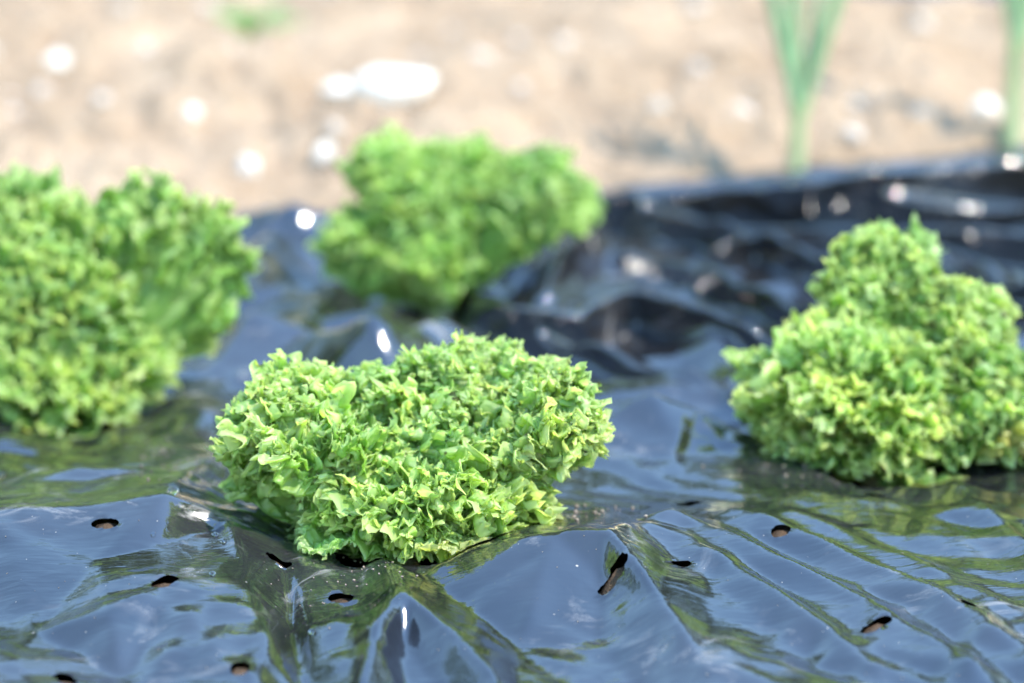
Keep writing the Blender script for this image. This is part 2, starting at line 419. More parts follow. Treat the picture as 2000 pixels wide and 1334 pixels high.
    # each plant stands in a shallow dip, the film pulled into pleats round it
    for k, (cx, cy) in PLANT_XY.items():
        r = np.hypot((x - cx), (y - cy)); an = np.arctan2(wy - cy, wx - cx) + 0.25 * noise(x * 20, y * 20, 33)
        z += 0.0035 * tri(an * (9 / (2 * np.pi)) + 0.35 * tri(an * (4 / (2 * np.pi)))) * sstep(0.01, 0.05, r) * np.exp(-r / 0.05)
        z -= (0.010 if k == 'front' else 0.014) * np.exp(-(r / 0.045) ** 2)
    z -= 0.25 * np.clip(edge_dist(x, y) + 0.004, 0, 1)
    z += 0.018 * np.clip(y - 1.62, 0, 1) * sstep(-0.1, 0.1, x) * (1 - sstep(-0.05, 0.03, edge_dist(x, y)))
    return (z, zr) if full else z

def film_at(px, py):
    """First point where the sight line through this spot of the photograph meets the film."""
    d = ray(px, py)
    t = np.linspace((0.07 - CAM_H) / d[2], (-0.03 - CAM_H) / d[2], 500)
    x, y, z = d[0] * t, d[1] * t, CAM_H + d[2] * t
    f = film(x, y); i = int(np.argmax(z <= f)) if (z <= f).any() else 499
    return np.array([x[i], y[i], f[i]])

def axis(lo, flo, fhi, hi, step, grow=1.12, cap=0.03):
    a = list(np.arange(flo, fhi, step)); s = step; v = a[-1]
    while v < hi: s = min(s * grow, cap); v += s; a.append(v)
    s = step; v = flo; pre = []
    while v > lo: s = min(s * grow, cap); v -= s; pre.append(v)
    return np.array(pre[::-1] + a)

HOLES = [(322, 1135, 7), (205, 1022, 6.5), (128, 1326, 7), (470, 1303, 6), (665, 1168, 6), (1197, 1135, 6.8), (1330, 1102, 5.5),
         (1712, 1220, 7), (1890, 1178, 6), (1525, 1036, 6.2), (1708, 968, 6.5), (545, 1097, 6), (1345, 985, 6.5)]
HOLE_XY = [(*film_at(a, b)[:2], r / 1150) for a, b, r in HOLES]
PLANT_R = {'front': 0.040, 'left': 0.036, 'far': 0.03, 'right': 0.04}

def build_film():
    xs = axis(-1.6, -0.36, 0.40, 1.6, 0.0022)
    ys = np.concatenate([axis(0.55, 1.13, 1.70, 1.70, 0.0022), np.arange(1.703, 2.75, 0.003)])
    X, Y = np.meshgrid(xs, ys, indexing='ij')
    # cut the round holes: pull nearby points onto the rim, drop what is inside
    kill = np.zeros(X.shape, bool)
    for cx, cy, r in HOLE_XY:
        dx, dy = X - cx, (Y - cy); d = np.hypot(dx, dy) + 1e-9
        an = np.arctan2(dy, dx); hs = cx * 931 + cy * 577
        r = r * (1 + (0.12 + 0.25 * (math.sin(hs * 7) * 0.5 + 0.5)) * np.cos(2 * (an - hs)) + 0.10 * noise(np.cos(an) * 2 + hs, np.sin(an) * 2, 44))
        near = (d >= r * 0.8) & (d < r + 0.0024)
        X = np.where(near, cx + dx / d * r, X); Y = np.where(near, cy + dy / d * r, Y)
        kill |= d < r * 0.8
    for k, (cx, cy) in PLANT_XY.items():
        cy = cy - 0.012
        dx, dy = X - cx, Y - cy; d = np.hypot(dx, dy) + 1e-9; an = np.arctan2(dy, dx)
        r = PLANT_R[k] * (1 + 0.35 * noise(np.cos(an) * 1.6 + 5, np.sin(an) * 1.6, 41) + 0.15 * noise(np.cos(an) * 6, np.sin(an) * 6, 42))
        near = (d >= r - 0.002) & (d < r + 0.0024)
        X = np.where(near, cx + dx / d * r, X); Y = np.where(near, cy + dy / d * r, Y)
        kill |= d < r - 0.002
    Z, ZR = film(X, Y, True)
    for _ in range(1):
        Z[1:-1, :] = 0.25 * Z[:-2, :] + 0.5 * Z[1:-1, :] + 0.25 * Z[2:, :]
        Z[:, 1:-1] = 0.25 * Z[:, :-2] + 0.5 * Z[:, 1:-1] + 0.25 * Z[:, 2:]
    lean = sstep(1.56, 1.66, Y) * sstep(-0.10, 0.0, X)     # the far folds flop over toward the camera
    # torn lip curling up round the planting hole of the front plant
    cx, cy = PLANT_XY['front']; d = np.hypot(X - cx, Y - cy); an = np.arctan2(Y - cy, X - cx)
    Z = Z + 0.012 * np.clip(noise(np.cos(an) * 3, np.sin(an) * 3, 55) + 0.1, 0, 1) * np.exp(-np.clip(d - 0.03, 0, 1) / 0.008)
    Y0 = Y; Y = Y - 1.15 * ZR * lean
    V = np.stack([X.ravel(), Y.ravel(), Z.ravel()], 1)
    F = grid_faces(len(xs), len(ys))
    kf = kill.ravel()[F].any(1)
    ed = edge_dist(X.ravel(), Y0.ravel())
    kf |= (ed[F] > 0.09).all(1)
    F = F[~kf]
    used = np.zeros(len(V), bool); used[F.ravel()] = True
    idx = np.cumsum(used) - 1
    return V[used], idx[F]

V, F = build_film()
film_o = mesh_obj('mulch_film', V, F, M_FILM)
tag(film_o, 'glossy black plastic mulch film, wrinkled and punched with holes, under the lettuces', 'mulch film')

# ------------------------------------------------------------------ the soil, one sheet out to the horizon
def soil_z(x, y):
    ed = edge_dist(x, y)
    rough = 0.030 * fbm(x * 5, y * 5, 2, 61) + 0.020 * np.abs(fbm(x * 11, y * 11, 3, 65)) + 0.008 * fbm(x * 50, y * 50, 2, 69)
    out = sstep(0.0, 0.03, ed)
    near = np.exp(-np.hypot(x, y - 1.8) / 40)
    under = -0.040 + 0.006 * fbm(x * 30, y * 30, 2, 72)
    z = (rough - 0.004) * out * near + under * (1 - out)
    rise = sstep(0.05, 0.25, ed)
    return z + 0.012 * rise

def build_soil():
    xs = axis(-90, -0.85, 1.0, 90, 0.006, 1.18, 8.0)
    ys = axis(-60, 1.05, 3.6, 160, 0.006, 1.18, 8.0)
    X, Y = np.meshgrid(xs, ys, indexing='ij')
    Z = soil_z(X, Y)
    for hx, hy, r in HOLE_XY:           # soil bulges up to just under the punched holes
        d = np.hypot(X - hx, Y - hy); m = d < 0.03
        t = film(X[m], Y[m]) - 0.0024; w = np.exp(-(d[m] / 0.015) ** 6)
        Z[m] = Z[m] * (1 - w) + t * w
    for k, (cx, cy) in PLANT_XY.items():
        d = np.hypot(X - cx, Y - cy); w = np.exp(-(d / 0.03) ** 2)
        t = float(film(np.array([cx]), np.array([cy]))[0]) - 0.010
        Z = Z * (1 - w) + (t + 0.008 * noise(X * 60, Y * 60, 77)) * w
    V = np.stack([X.ravel(), Y.ravel(), Z.ravel()], 1)
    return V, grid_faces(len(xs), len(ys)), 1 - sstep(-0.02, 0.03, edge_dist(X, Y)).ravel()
V, F, dmp = build_soil()
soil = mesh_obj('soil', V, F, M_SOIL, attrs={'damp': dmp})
tag(soil, kind='structure')

# ------------------------------------------------------------------ lettuces
def leaf_mesh(B, C, T, W, seed, nu=300, nv=44, fan=1.15, roll=0.0, amp=1.0, freq=1.0, cup=0.0, flat=0.0, side=None):
    """One frilled leaf: a fan of rays from B, its midline the curve B-C-T, ruffles growing toward the margin."""
    r = np.random.default_rng(seed)
    B, C, T = (np.asarray(q, float) for q in (B, C, T))
    th = np.linspace(-1, 1, nu)[:, None]
    vv = 1 - (1 - np.linspace(0.04, 1, nv)[None, :]) ** 1.25
    phi = th * fan
    ca = np.cos(phi); sa = np.sin(phi)
    # outline: lobed, toothed margin
    s = th[:, 0]
    so = r.uniform(0, 100)
    lobe = 1 + 0.06 * noise(s * 3 * freq + so, s * 0 + 0.5, seed) + 0.03 * noise(s * 10 * freq + so, s * 0 + 0.5, seed + 1)
    sw = s + 0.02 * noise(s * 12 + so, s * 0 + .2, seed + 5)
    tooth = 0.045 * (1 - np.abs(np.sin(sw * 20 * freq * np.pi / 2 + so))) ** 1.3 * (0.4 + noise(s * 9, s * 0 + so, seed + 2) ** 2 * 3) + 0.055 * (1 - np.abs(np.sin(sw * 46 * freq * np.pi / 2))) ** 1.3 - 0.04
    rad = (lobe[:, None] + tooth[:, None] * sstep(0.75, 1.0, vv)) * vv
    Ls = np.linalg.norm(C - B) + np.linalg.norm(T - C)
    a = 0.98 * rad * (0.30 * (vv) + 0.70 * ca)          # along, unit length
    a = np.clip(a, -0.2, 1.25)
    b = rad * sa * W / math.sin(min(fan, 1.5))   # across, metres
    # midline and frame
    t = a
    M = ((1 - t) ** 2)[..., None] * B + (2 * t * (1 - t))[..., None] * C + (t ** 2)[..., None] * T
    D = (2 * (1 - t))[..., None] * (C - B) + (2 * t)[..., None] * (T - C)
    D /= np.linalg.norm(D, axis=-1, keepdims=True) + 1e-9
    if side is None:
        h = (T - B).copy(); h[2] = 0
        if np.linalg.norm(h) < 0.008: h = np.array([r.normal(), r.normal(), 0])
        h /= np.linalg.norm(h)
        side = np.array([-h[1], h[0], 0])
    side = np.asarray(side, float)
    S = side - (D * side).sum(-1, keepdims=True) * D
    S /= np.linalg.norm(S, axis=-1, keepdims=True) + 1e-9
    N = np.cross(D, S)
    cr, sr = math.cos(roll), math.sin(roll)
    S, N = S * cr + N * sr, N * cr - S * sr
    # ruffles: a few broad waves round the margin ...
    disp = np.zeros_like(rad); tang = np.zeros_like(rad)
    sc = amp * (0.75 + 0.25 * Ls / 0.12)
    for i, (f, A, v0) in enumerate([(2.2, 0.0050, 0.10), (5.5, 0.0046, 0.25), (12.0, 0.0038, 0.50), (25.0, 0.0018, 0.74)]):
        f *= freq * r.uniform(0.9, 1.1)
        ph = f * math.pi * th + r.uniform(0, 6.28) + 2.6 * noise(th * f * 0.35 + so, vv * (2 + 0.10 * f), seed + 10 + i) + 2.0 * vv * r.uniform(-1, 1)
        g = sstep(v0, 1.02, vv) * (0.6 + 1.2 * np.abs(noise(th * f * 0.35 + 9, vv * 3 + so, seed + 20 + i)))
        disp += A * sc * g * np.sin(ph)
        tang += A * sc * g * 0.62 * np.sin(2 * ph)
    # ... and tight frills of real size that stand up from the blade as thin wavering folds and lean over
    pa, pb = a * Ls * 1000 + so * 3, b * 1000
    wa = pa + 2.0 * noise(pa / 9, pb / 9, seed + 50); wb = pb + 2.0 * noise(pa / 9 + 7, pb / 9, seed + 51)
    n1 = noise(wa / 7.6, wb / 7.6, seed + 31); n2 = noise(wa / 4.4 + 3, wb / 4.4, seed + 32)
    c1 = 1 - 1.9 * np.sqrt(n1 * n1 + 0.004); c2 = 1 - 1.9 * np.sqrt(n2 * n2 + 0.006)
    nick = 0.8 + 0.5 * np.abs(noise(pa / 2.6, pb / 2.6, seed + 33))
    lo = 0.18 + 0.42 * flat
    g1 = sstep(lo, lo + 0.40, vv)
    disp += sc * g1 * (0.0040 * c1 * nick + 0.0012 * c2 + 0.0018 * noise(wa / 7 + 5, wb / 7, seed + 39))
    disp += sc * sstep(0.1, 0.5, vv) * 0.0030 * noise(pa / 16, pb / 16, seed + 34)
    crest = 0.75 * np.clip(np.maximum((c1 - 0.45) * 2.6, (c2 - 0.62) * 2.2), 0, 1) * g1
    tang += sc * g1 * (0.0026 * noise(pa / 11, pb / 11, seed + 35) + 0.0010 * noise(pa / 6, pb / 6, seed + 36))
    along = sc * g1 * (0.0026 * noise(pa / 11, pb / 11, seed + 37) + 0.0010 * noise(pa / 6, pb / 6, seed + 38))
    bw = b + tang
    P = M + along[..., None] * D + bw[..., None] * S + (disp + cup * b * b)[..., None] * N
    # the midrib is thick: a shallow groove
    vein = np.exp(-(b / 0.0022) ** 2) * (1 - 0.8 * vv)
    fan_v = np.abs(np.sin(th * 9 * math.pi / 2 + 0.8 * noise(th * 4, vv * 4, seed + 40)))
    vein = np.maximum(vein, (1 - sstep(0.0, 0.10, fan_v)) * 0.5 * (1 - 0.7 * vv))
    mg = np.broadcast_to(vv, rad.shape)
    return P.reshape(-1, 3), grid_faces(nu, nv), mg.ravel(), np.broadcast_to(vein, rad.shape).ravel(), crest.ravel()

def in_poly(x, y, poly):
    c = False; j = len(poly) - 1
    for i in range(len(poly)):
        xi, yi = poly[i]; xj, yj = poly[j]
        if (yi > y) != (yj > y) and x < (xj - xi) * (y - yi) / (yj - yi) + xi: c = not c
        j = i
    return c

def edge_px(x, y, poly):
    m = 1e9
    for (x0, y0), (x1, y1) in zip(poly, poly[1:] + poly[:1]):
        dx, dy = x1 - x0, y1 - y0
        t = max(0, min(1, ((x - x0) * dx + (y - y0) * dy) / (dx * dx + dy * dy + 1e-9)))
        m = min(m, math.hypot(x - x0 - t * dx, y - y0 - t * dy))
    return m

def lettuce(name, key, label, poly, space, depth, W, nu, nv, mat, seed, custom=(), inset=8, amp=1.0, freq=1.0, gather=0.5):
    base = film_at(*PLANTS[key]); base[2] -= 0.008
    tb = depth_of(base)
    root = empty(name, tuple(base))
    tag(root, label, 'lettuce', 'frilly lettuces planted through the mulch film')
    rr = random.Random(seed)
    spx = space * FPX / tb
    tips = []
    for poly, off, dep in poly:
        xs = [p[0] for p in poly]; ys = [p[1] for p in poly]
        hw, hh = (max(xs) - min(xs)) / 2, (max(ys) - min(ys)) / 2
        mx, my = (max(xs) + min(xs)) / 2, (max(ys) + min(ys)) / 2
        core = at_depth(mx, my + hh * 0.35, tb + off + dep * 0.3)
        Wl = W * min(1.25, max(0.6, min(hw, hh) / FPX * tb / 0.034))
        ins = inset * min(1.0, min(hw, hh) / 120); sp_ = spx * min(1.0, max(0.7, min(hw, hh) / 110))
        pts = []
        for _ in range(4000):
            x, y = rr.uniform(min(xs), max(xs)), rr.uniform(min(ys), max(ys))
            if not in_poly(x, y, poly): continue
            e = edge_px(x, y, poly)
            if e < ins: continue
            k = 0.72 if e < sp_ * 0.6 else 1.0
            if all((x - q[0]) ** 2 + (y - q[1]) ** 2 > (sp_ * k) ** 2 for q in pts): pts.append((x, y))
        for x, y in pts:
            rx, ry = (x - mx) / (hw * 1.02), (y - my) / (hh * 1.05)
            d = math.sqrt(max(0.0, 1 - min(1, rx * rx + ry * ry)))
            up = (max(ys) - y) / (2 * hh)
            dd = -dep * (0.15 + 0.85 * d) * (1.0 - 0.45 * up) + dep * 0.5 * up * up
            tips.append((x, y, off + dd + rr.uniform(-0.013, 0.013), core, Wl * rr.choice([0.75, 0.9, 1.0, 1.25])))
        for _ in range(max(2, len(pts) // 4)):              # the far side of the head
            x, y = rr.choice(pts)
            y = min(ys) + (y - min(ys)) * 0.6 + 16
            if in_poly(x, y, poly) and edge_px(x, y, poly) > ins + 4:
                tips.append((x, y, off + dep * rr.uniform(0.4, 1.0), core, Wl))
    n = 0
    def add(B, C, T, Wl, sd, m, **kw):
        P, Fc, mg, vn, cs = leaf_mesh(B, C, T, Wl, sd, nu, nv, **kw)
        # keep leaves above the film
        fz = film(P[:, 0], P[:, 1]) + 0.0015
        P[:, 2] = np.where(P[:, 2] < fz, fz + 0.12 * np.clip(P[:, 2] - fz, -0.02, 0), P[:, 2])
        P -= base
        return mesh_obj('leaf', P, Fc, m, root, attrs={'margin': mg, 'vein': vn, 'crest': cs})
    for x, y, dd, core, Wk in tips:
        T = at_depth(x, y, tb + dd)
        h = T - base; hl = np.linalg.norm(h)
        ang = rr.uniform(0, 6.28)
        B = base + np.array([math.cos(ang), math.sin(ang), 0]) * 0.006 + h * np.array([.06, .06, 0.02])
        rad = h.copy(); rad[2] = 0
        C = B + h * np.array([0.38, 0.38, 0.55]) + np.array([0, 0, 0.30 * np.linalg.norm(rad)])
        C = C * (1 - gather) + core * gather
        add(B, C, T, Wk * rr.uniform(0.85, 1.15), seed * 1000 + n * 17, mat,
            roll=rr.uniform(-0.8, 0.8), amp=amp, freq=freq * rr.uniform(0.85, 1.15), fan=rr.uniform(0.95, 1.3), cup=rr.uniform(-3, 3), flat=rr.choice([0, 0, 0, 0, 0.45, 0.65]))
        n += 1
    for cst in custom:
        T = at_depth(cst['tip'][0], cst['tip'][1], tb + cst['tip'][2])
        Cp = at_depth(cst['mid'][0], cst['mid'][1], tb + cst['mid'][2])
        B = at_depth(cst['from'][0], cst['from'][1], tb + cst['from'][2]) if 'from' in cst else base + np.array([0, 0, 0.004])
        # control point so that the curve passes through mid
        C = 2 * Cp - 0.5 * (B + T)
        lf = add(B, C, T, cst['W'], seed * 1000 + 700 + n, cst.get('mat', mat), fan=cst.get('fan', 1.25), amp=cst.get('amp', amp),
            flat=cst.get('flat', 0), side=cst.get('side'), freq=cst.get('freq', freq), roll=cst.get('roll', 0.0))
        if cst.get('mat') == M_PALE: lf['label'] = 'pale yellowish old leaf low against the film'
        n += 1
    # short stem
    bm = bmesh.new()
    bmesh.ops.create_cone(bm, cap_ends=True, segments=20, radius1=0.011, radius2=0.006, depth=0.05)
    for v in bm.verts: v.co.z += 0.012; v.co.x += 0.002 * math.sin(v.co.z * 90)
    me = bpy.data.meshes.new('stem'); bm.to_mesh(me); bm.free(); me.materials.append(M_STEM)
    for p in me.polygons: p.use_smooth = True
    so = bpy.data.objects.new('stem', me); COL.objects.link(so); so.parent = root
    print(name, key, 'leaves', n)
    return root

LOBES_FRONT = [
    ([(408, 865), (412, 790), (450, 730), (530, 690), (615, 688), (680, 688), (690, 730), (640, 790), (600, 850), (560, 930), (515, 965), (490, 912), (440, 915)], -0.005, 0.045),
    ([(660, 740), (720, 705), (800, 688), (860, 662), (960, 657), (1040, 682), (1060, 740), (1000, 800), (860, 820), (720, 830)], 0.025, 0.055),
    ([(1030, 720), (1105, 695), (1170, 722), (1215, 785), (1232, 835), (1205, 897), (1150, 898), (1090, 905), (1040, 860)], -0.005, 0.045),
    ([(560, 880), (620, 800), (740, 780), (880, 790), (1000, 800), (1070, 860), (1090, 930), (1104, 990), (1088, 1020), (1000, 1048), (930, 1070),
      (850, 1070), (790, 1045), (700, 1050), (640, 1100), (575, 1105), (555, 1050), (550, 960)], -0.012, 0.062)]
LOBES_LEFT = [
    ([(-190, 500), (-120, 330), (0, 280), (45, 330), (100, 340), (135, 410), (165, 460), (215, 540), (250, 640), (200, 700), (0, 690), (-180, 640)], 0.0, 0.08),
    ([(-120, 760), (-60, 640), (100, 600), (260, 600), (340, 650), (368, 725), (350, 772), (290, 800), (272, 842), (200, 832), (130, 800), (60, 790), (0, 780)], -0.03, 0.055)]
LOBES_FAR = [
    ([(600, 525), (612, 440), (650, 400), (700, 390), (740, 450), (730, 520), (690, 522), (630, 535)], -0.005, 0.035),
    ([(640, 312), (660, 288), (700, 268), (708, 232), (772, 230), (805, 262), (850, 300), (840, 400), (760, 440), (700, 400), (690, 345)], 0.0, 0.045),
    ([(800, 268), (860, 262), (940, 252), (1000, 280), (1020, 360), (960, 415), (850, 430), (810, 360)], 0.02, 0.05),
    ([(990, 300), (1080, 280), (1145, 290), (1145, 330), (1198, 368), (1198, 428), (1152, 440), (1070, 415), (990, 405)], 0.0, 0.040),
    ([(730, 420), (830, 400), (920, 420), (915, 460), (880, 510), (850, 570), (800, 570), (765, 520)], -0.022, 0.040)]
LOBES_RIGHT = [
    ([(1620, 515), (1618, 450), (1690, 418), (1742, 428), (1812, 458), (1832, 515), (1790, 560), (1700, 570), (1640, 560)], 0.025, 0.04),
    ([(1790, 560), (1830, 510), (1880, 498), (1932, 540), (1992, 580), (1994, 645), (1940, 680), (1860, 660), (1800, 620)], 0.01, 0.04),
    ([(1430, 805), (1455, 722), (1500, 648), (1550, 606), (1622, 590), (1720, 596), (1820, 645), (1870, 740), (1870, 850), (1830, 905), (1700, 900),
      (1640, 935), (1560, 900), (1480, 895), (1438, 850)], -0.02, 0.07),
    ([(1860, 740), (1930, 680), (2010, 638), (2092, 660), (2145, 760), (2120, 862), (2000, 907), (1930, 900), (1880, 850)], -0.015, 0.05)]

lettuce('lettuce', 'front', 'pale green frilly lettuce in sharp focus, nearest, at the raised fold of black film', LOBES_FRONT,
        0.0175, 0.075, 0.036, 300, 120, M_LEAF, 3, inset=9, freq=1.15,
        custom=[dict(tip=(900, 1085, -0.070), mid=(870, 1062, -0.045), W=0.020, flat=0.5, mat=M_PALE, amp=0.5, freq=0.5),
                dict(tip=(610, 1095, -0.055), mid=(680, 1050, -0.035), W=0.020, flat=0.5, amp=0.6, freq=0.6)])
lettuce('lettuce', 'left', 'large out of focus lettuce at the left edge with one broad fan leaf spread sideways', LOBES_LEFT,
        0.022, 0.080, 0.040, 190, 66, M_LEAF, 5, inset=16, freq=1.3,
        custom=[dict(tip=(300, 350, 0.005), mid=(300, 500, -0.008), W=0.028, flat=0.5, side=(1, 0.1, 0.05), roll=0.25),
                dict(tip=(410, 395, 0.0), mid=(350, 520, -0.014), W=0.032, flat=0.6, side=(0.9, 0.1, -0.45), roll=0.2),
                dict(tip=(482, 490, 0.0), mid=(390, 550, -0.014), W=0.028, flat=0.5, side=(0.6, 0.1, -0.8), roll=0.2),
                dict(tip=(232, 365, 0.015), mid=(245, 480, 0.005), W=0.020, flat=0.2, side=(1, 0.2, 0.1), mat=M_LEAF_FAR),
                dict(tip=(455, 545, 0.02), mid=(340, 605, 0.015), W=0.034, flat=0.3, side=(0.3, 0.4, 0.8)),
                dict(tip=(30, 320, 0.02), mid=(80, 520, 0.01), W=0.045, side=(1, 0.2, 0))])
lettuce('lettuce', 'far', 'blurred spreading lettuce farthest back, its leafy top against the pale soil', LOBES_FAR,
        0.020, 0.070, 0.029, 170, 60, M_LEAF_FAR, 8, inset=15, freq=1.2)
lettuce('lettuce', 'right', 'softly blurred lettuce at the right edge with two tall rounded lobes on top', LOBES_RIGHT,
        0.0205, 0.080, 0.036, 190, 66, M_LEAF, 11, inset=11, freq=1.3,
        custom=[dict(tip=(2010, 895, -0.04), mid=(1960, 850, -0.03), W=0.022, flat=0.4, mat=M_PALE, amp=.7), dict(tip=(1530, 880, -0.04), mid=(1600, 830, -0.03), W=0.03, flat=0.6, mat=M_PALE, amp=.6)])

# ------------------------------------------------------------------ onions
def tube(path, radii, seg=12):
    path = np.asarray(path, float); n = len(path)
    D = np.gradient(path, axis=0); D /= np.linalg.norm(D, axis=1, keepdims=True)
    ref = np.array([1.0, 0.2, 0]); S = ref - (D @ ref)[:, None] * D; S /= np.linalg.norm(S, axis=1, keepdims=True)
    N = np.cross(D, S)
    a = np.linspace(0, 2 * np.pi, seg, endpoint=False)
    V = path[:, None, :] + np.asarray(radii)[:, None, None] * (np.cos(a)[None, :, None] * S[:, None, :] + np.sin(a)[None, :, None] * N[:, None, :])
    F = []
    for i in range(n - 1):
        for j in range(seg):
            F.append((i * seg + j, i * seg + (j + 1) % seg, (i + 1) * seg + (j + 1) % seg, (i + 1) * seg + j))
    return V.reshape(-1, 3), np.array(F)

def onion(px, py, label, leaves, stem_h, r0):
    p = G(px, py, 0.01); p[2] = float(soil_z(np.array([p[0]]), np.array([p[1]]))[0]) - 0.01
    tb = depth_of(p)
    root = empty('onion_plant', tuple(p)); tag(root, label, 'onion', 'onion plants in the soil behind the film')
    k = 14
    t = np.linspace(0, 1, k)
    top = np.array([leaves[0][3], 0.0, stem_h])
    V, F = tube(np.outer(t, top), r0 * (1.15 - 0.35 * t + 0.25 * np.exp(-(t / 0.12) ** 2)))
    mesh_obj('stem', V, F, M_ONION, root, attrs={'margin': np.repeat(0.05 + 0.5 * t ** 1.5, 12), 'vein': np.zeros(len(V))})
    for (tx, ty, dd, off, rad) in leaves:
        T = at_depth(tx, ty, tb + dd) - p
        B = np.array([off, 0, stem_h * 0.88])
        C = B + np.array([0.34 * T[0], 0.34 * T[1], (T[2] - B[2]) * 0.42])
        t = np.linspace(0, 1, 28)
        path = ((1 - t) ** 2)[:, None] * B + (2 * t * (1 - t))[:, None] * C + (t ** 2)[:, None] * T
        V, F = tube(path, rad * (0.65 + 0.5 * np.sin(np.pi * np.minimum(t * 1.4, 1) * 0.7)) * (1 - t ** 4) + 0.0006)
        mesh_obj('leaf', V, F, M_ONION, root, attrs={'margin': np.repeat(0.55 + 0.3 * t, 12), 'vein': np.zeros(len(V))})
    return root
onion(1556, 318, 'young onion with forked blue green leaves and its whole pale stem showing', 
      [(1430, -330, 0.02, 0.0, 0.0050), (1520, -420, 0.03, 0.001, 0.0046), (1760, -380, -0.02, 0.003, 0.0050), (1640, -250, 0.06, 0.002, 0.003)], 0.115, 0.0068)
onion(1978, 262, 'young onion cut by the right edge of the picture, in the soil behind the film',
      [(1900, -420, 0.02, -0.001, 0.0048), (1990, -450, 0.0, 0.002, 0.006), (2110, -350, 0.03, 0.003, 0.0045)], 0.115, 0.0075)

# ------------------------------------------------------------------ stones and the small weed
def rock(name, px, py, wpx, hpx, mat, seed, label=None, group=None, sink=0.25):
    p = G(px, py + hpx * 0.3, 0.02); p[2] = float(soil_z(np.array([p[0]]), np.array([p[1]]))[0])
    s = wpx / FPX * depth_of(p) / 2; sz = hpx / FPX * depth_of(p) / 2
    bm = bmesh.new(); bmesh.ops.create_icosphere(bm, subdivisions=3, radius=1)
    r = np.random.default_rng(seed)
    pl = r.normal(size=(9, 3)); pl /= np.linalg.norm(pl, axis=1, keepdims=True)
    for v in bm.verts:
        c = np.array(v.co); c /= np.linalg.norm(c)
        k = min(1.0, min(0.78 / max(1e-3, float(c @ q)) if c @ q > 0.2 else 9 for q in pl))
        v.co = Vector(c * k * np.array([s, s * 0.8, sz * 1.1]))
    me = bpy.data.meshes.new(name); bm.to_mesh(me); bm.free(); me.materials.append(mat)
    for q in me.polygons: q.use_smooth = True
    o = bpy.data.objects.new(name, me); COL.objects.link(o)
    o.location = (p[0], p[1], p[2] + sz * (1 - 2 * sink)); o.rotation_euler = (r.uniform(-.2, .2), r.uniform(-.2, .2), r.uniform(0, 6.28) if wpx < 100 else 0.1)
    return tag(o, label, 'stone', group)
SG = 'pale stones lying on the soil'
rock('stone', 762, 182, 190, 84, M_CHALK, 1, 'largest bright white stone, lying flat on the soil above the far lettuce', SG)
rock('stone', 660, 175, 80, 34, M_CHALK, 12, 'small white stone against the left end of the largest white stone', SG)
rock('stone', 632, 262, 46, 46, M_CHALK, 2, 'cream white stone just left of the far lettuce top', SG)
rock('stone', 484, 274, 52, 50, M_CHALK, 3, 'round white stone nearest the film, between left and far lettuces', SG)
rock('stone', 375, 206, 42, 38, M_CHALK, 4, 'small white stone up and left of the round white stone', SG)
rock('stone', 288, 78, 70, 44, M_CHALK, 5, 'bright white stone near the top, left of the little green weed', SG)
rock('stone', 112, 126, 66, 40, M_CHALK, 6, 'white stone closest to the left edge of the picture', SG)
rock('stone', 1925, 205, 56, 48, M_CHALK, 7, 'white stone beside the onion at the right edge', SG)
rock('stone', 1664, 238, 50, 40, M_STONE, 8, 'beige stone on the soil right of the whole onion stem', SG)
rock('stone', 1450, 205, 50, 38, M_STONE, 9, 'beige stone on the soil left of the whole onion stem', SG)
rs = random.Random(4)
n = 0
while n < 44:
    px, py = rs.uniform(-60, 2060), rs.uniform(-15, 400)
    p = G(px, py)
    if edge_dist(np.array([p[0]]), np.array([p[1]]))[0] < 0.05: continue
    w = rs.uniform(18, 46)
    rock('stone', px, py, w, w * rs.uniform(0.6, 0.9), M_STONE, 100 + n, 'small dull beige clod sized stone scattered on the dry soil', 'small stones scattered on the soil')
    n += 1

def weed(px, py):
    p = G(px, py, 0.01); p[2] = float(soil_z(np.array([p[0]]), np.array([p[1]]))[0])
    root = empty('weed_seedling', tuple(p)); tag(root, 'small blurred green weed seedling on the soil near the top', 'weed')
    r = np.random.default_rng(9)
    for i in range(11):
        a = i * 2.4; L = r.uniform(0.022, 0.05)
        T = np.array([math.cos(a) * L * 1.3, math.sin(a) * L, 0.012 + r.uniform(0, 0.022)]); B = np.array([0, 0, 0.0])
        C = T * np.array([0.5, 0.5, 0]) + np.array([0, 0, 0.03])
        P, Fc, mg, vn, cs = leaf_mesh(B, C, T, 0.011, 900 + i, 40, 12, fan=0.9, amp=0.12)
        mesh_obj('leaf', P, Fc, M_WEED, root, attrs={'margin': mg, 'vein': vn})
weed(485, 62)

# ------------------------------------------------------------------ grit on the film, water beads
def lumps(spots, name, mat):
    bm0 = bmesh.new(); bmesh.ops.create_icosphere(bm0, subdivisions=1, radius=1)
    bv = np.array([v.co[:] for v in bm0.verts]); bf = np.array([[v.index for v in f.verts] for f in bm0.faces]); bm0.free()
    r = np.random.default_rng(5); V = []; Fs = []
    for i, (x, y, s) in enumerate(spots):
        z = float(film(np.array([x]), np.array([y]))[0])
        sc = s * r.uniform(0.6, 1.3, 3) * np.array([1, 1, 0.7])
        V.append(bv * sc * r.uniform(0.8, 1.2, (len(bv), 1)) + np.array([x, y, z + s * 0.3])); Fs.append(bf + i * len(bv))
    return mesh_obj(name, np.concatenate(V), np.concatenate(Fs), mat, smooth=False)
sp = []
def scatter(px, py, sx, sy, n, s0, s1):
    for _ in range(n):
        q = film_at(rs.gauss(px, sx), rs.gauss(py, sy)); sp.append((q[0], q[1], rs.uniform(s0, s1) ** 1.0))
scatter(310, 895, 30, 22, 40, 0.0003, 0.0010)
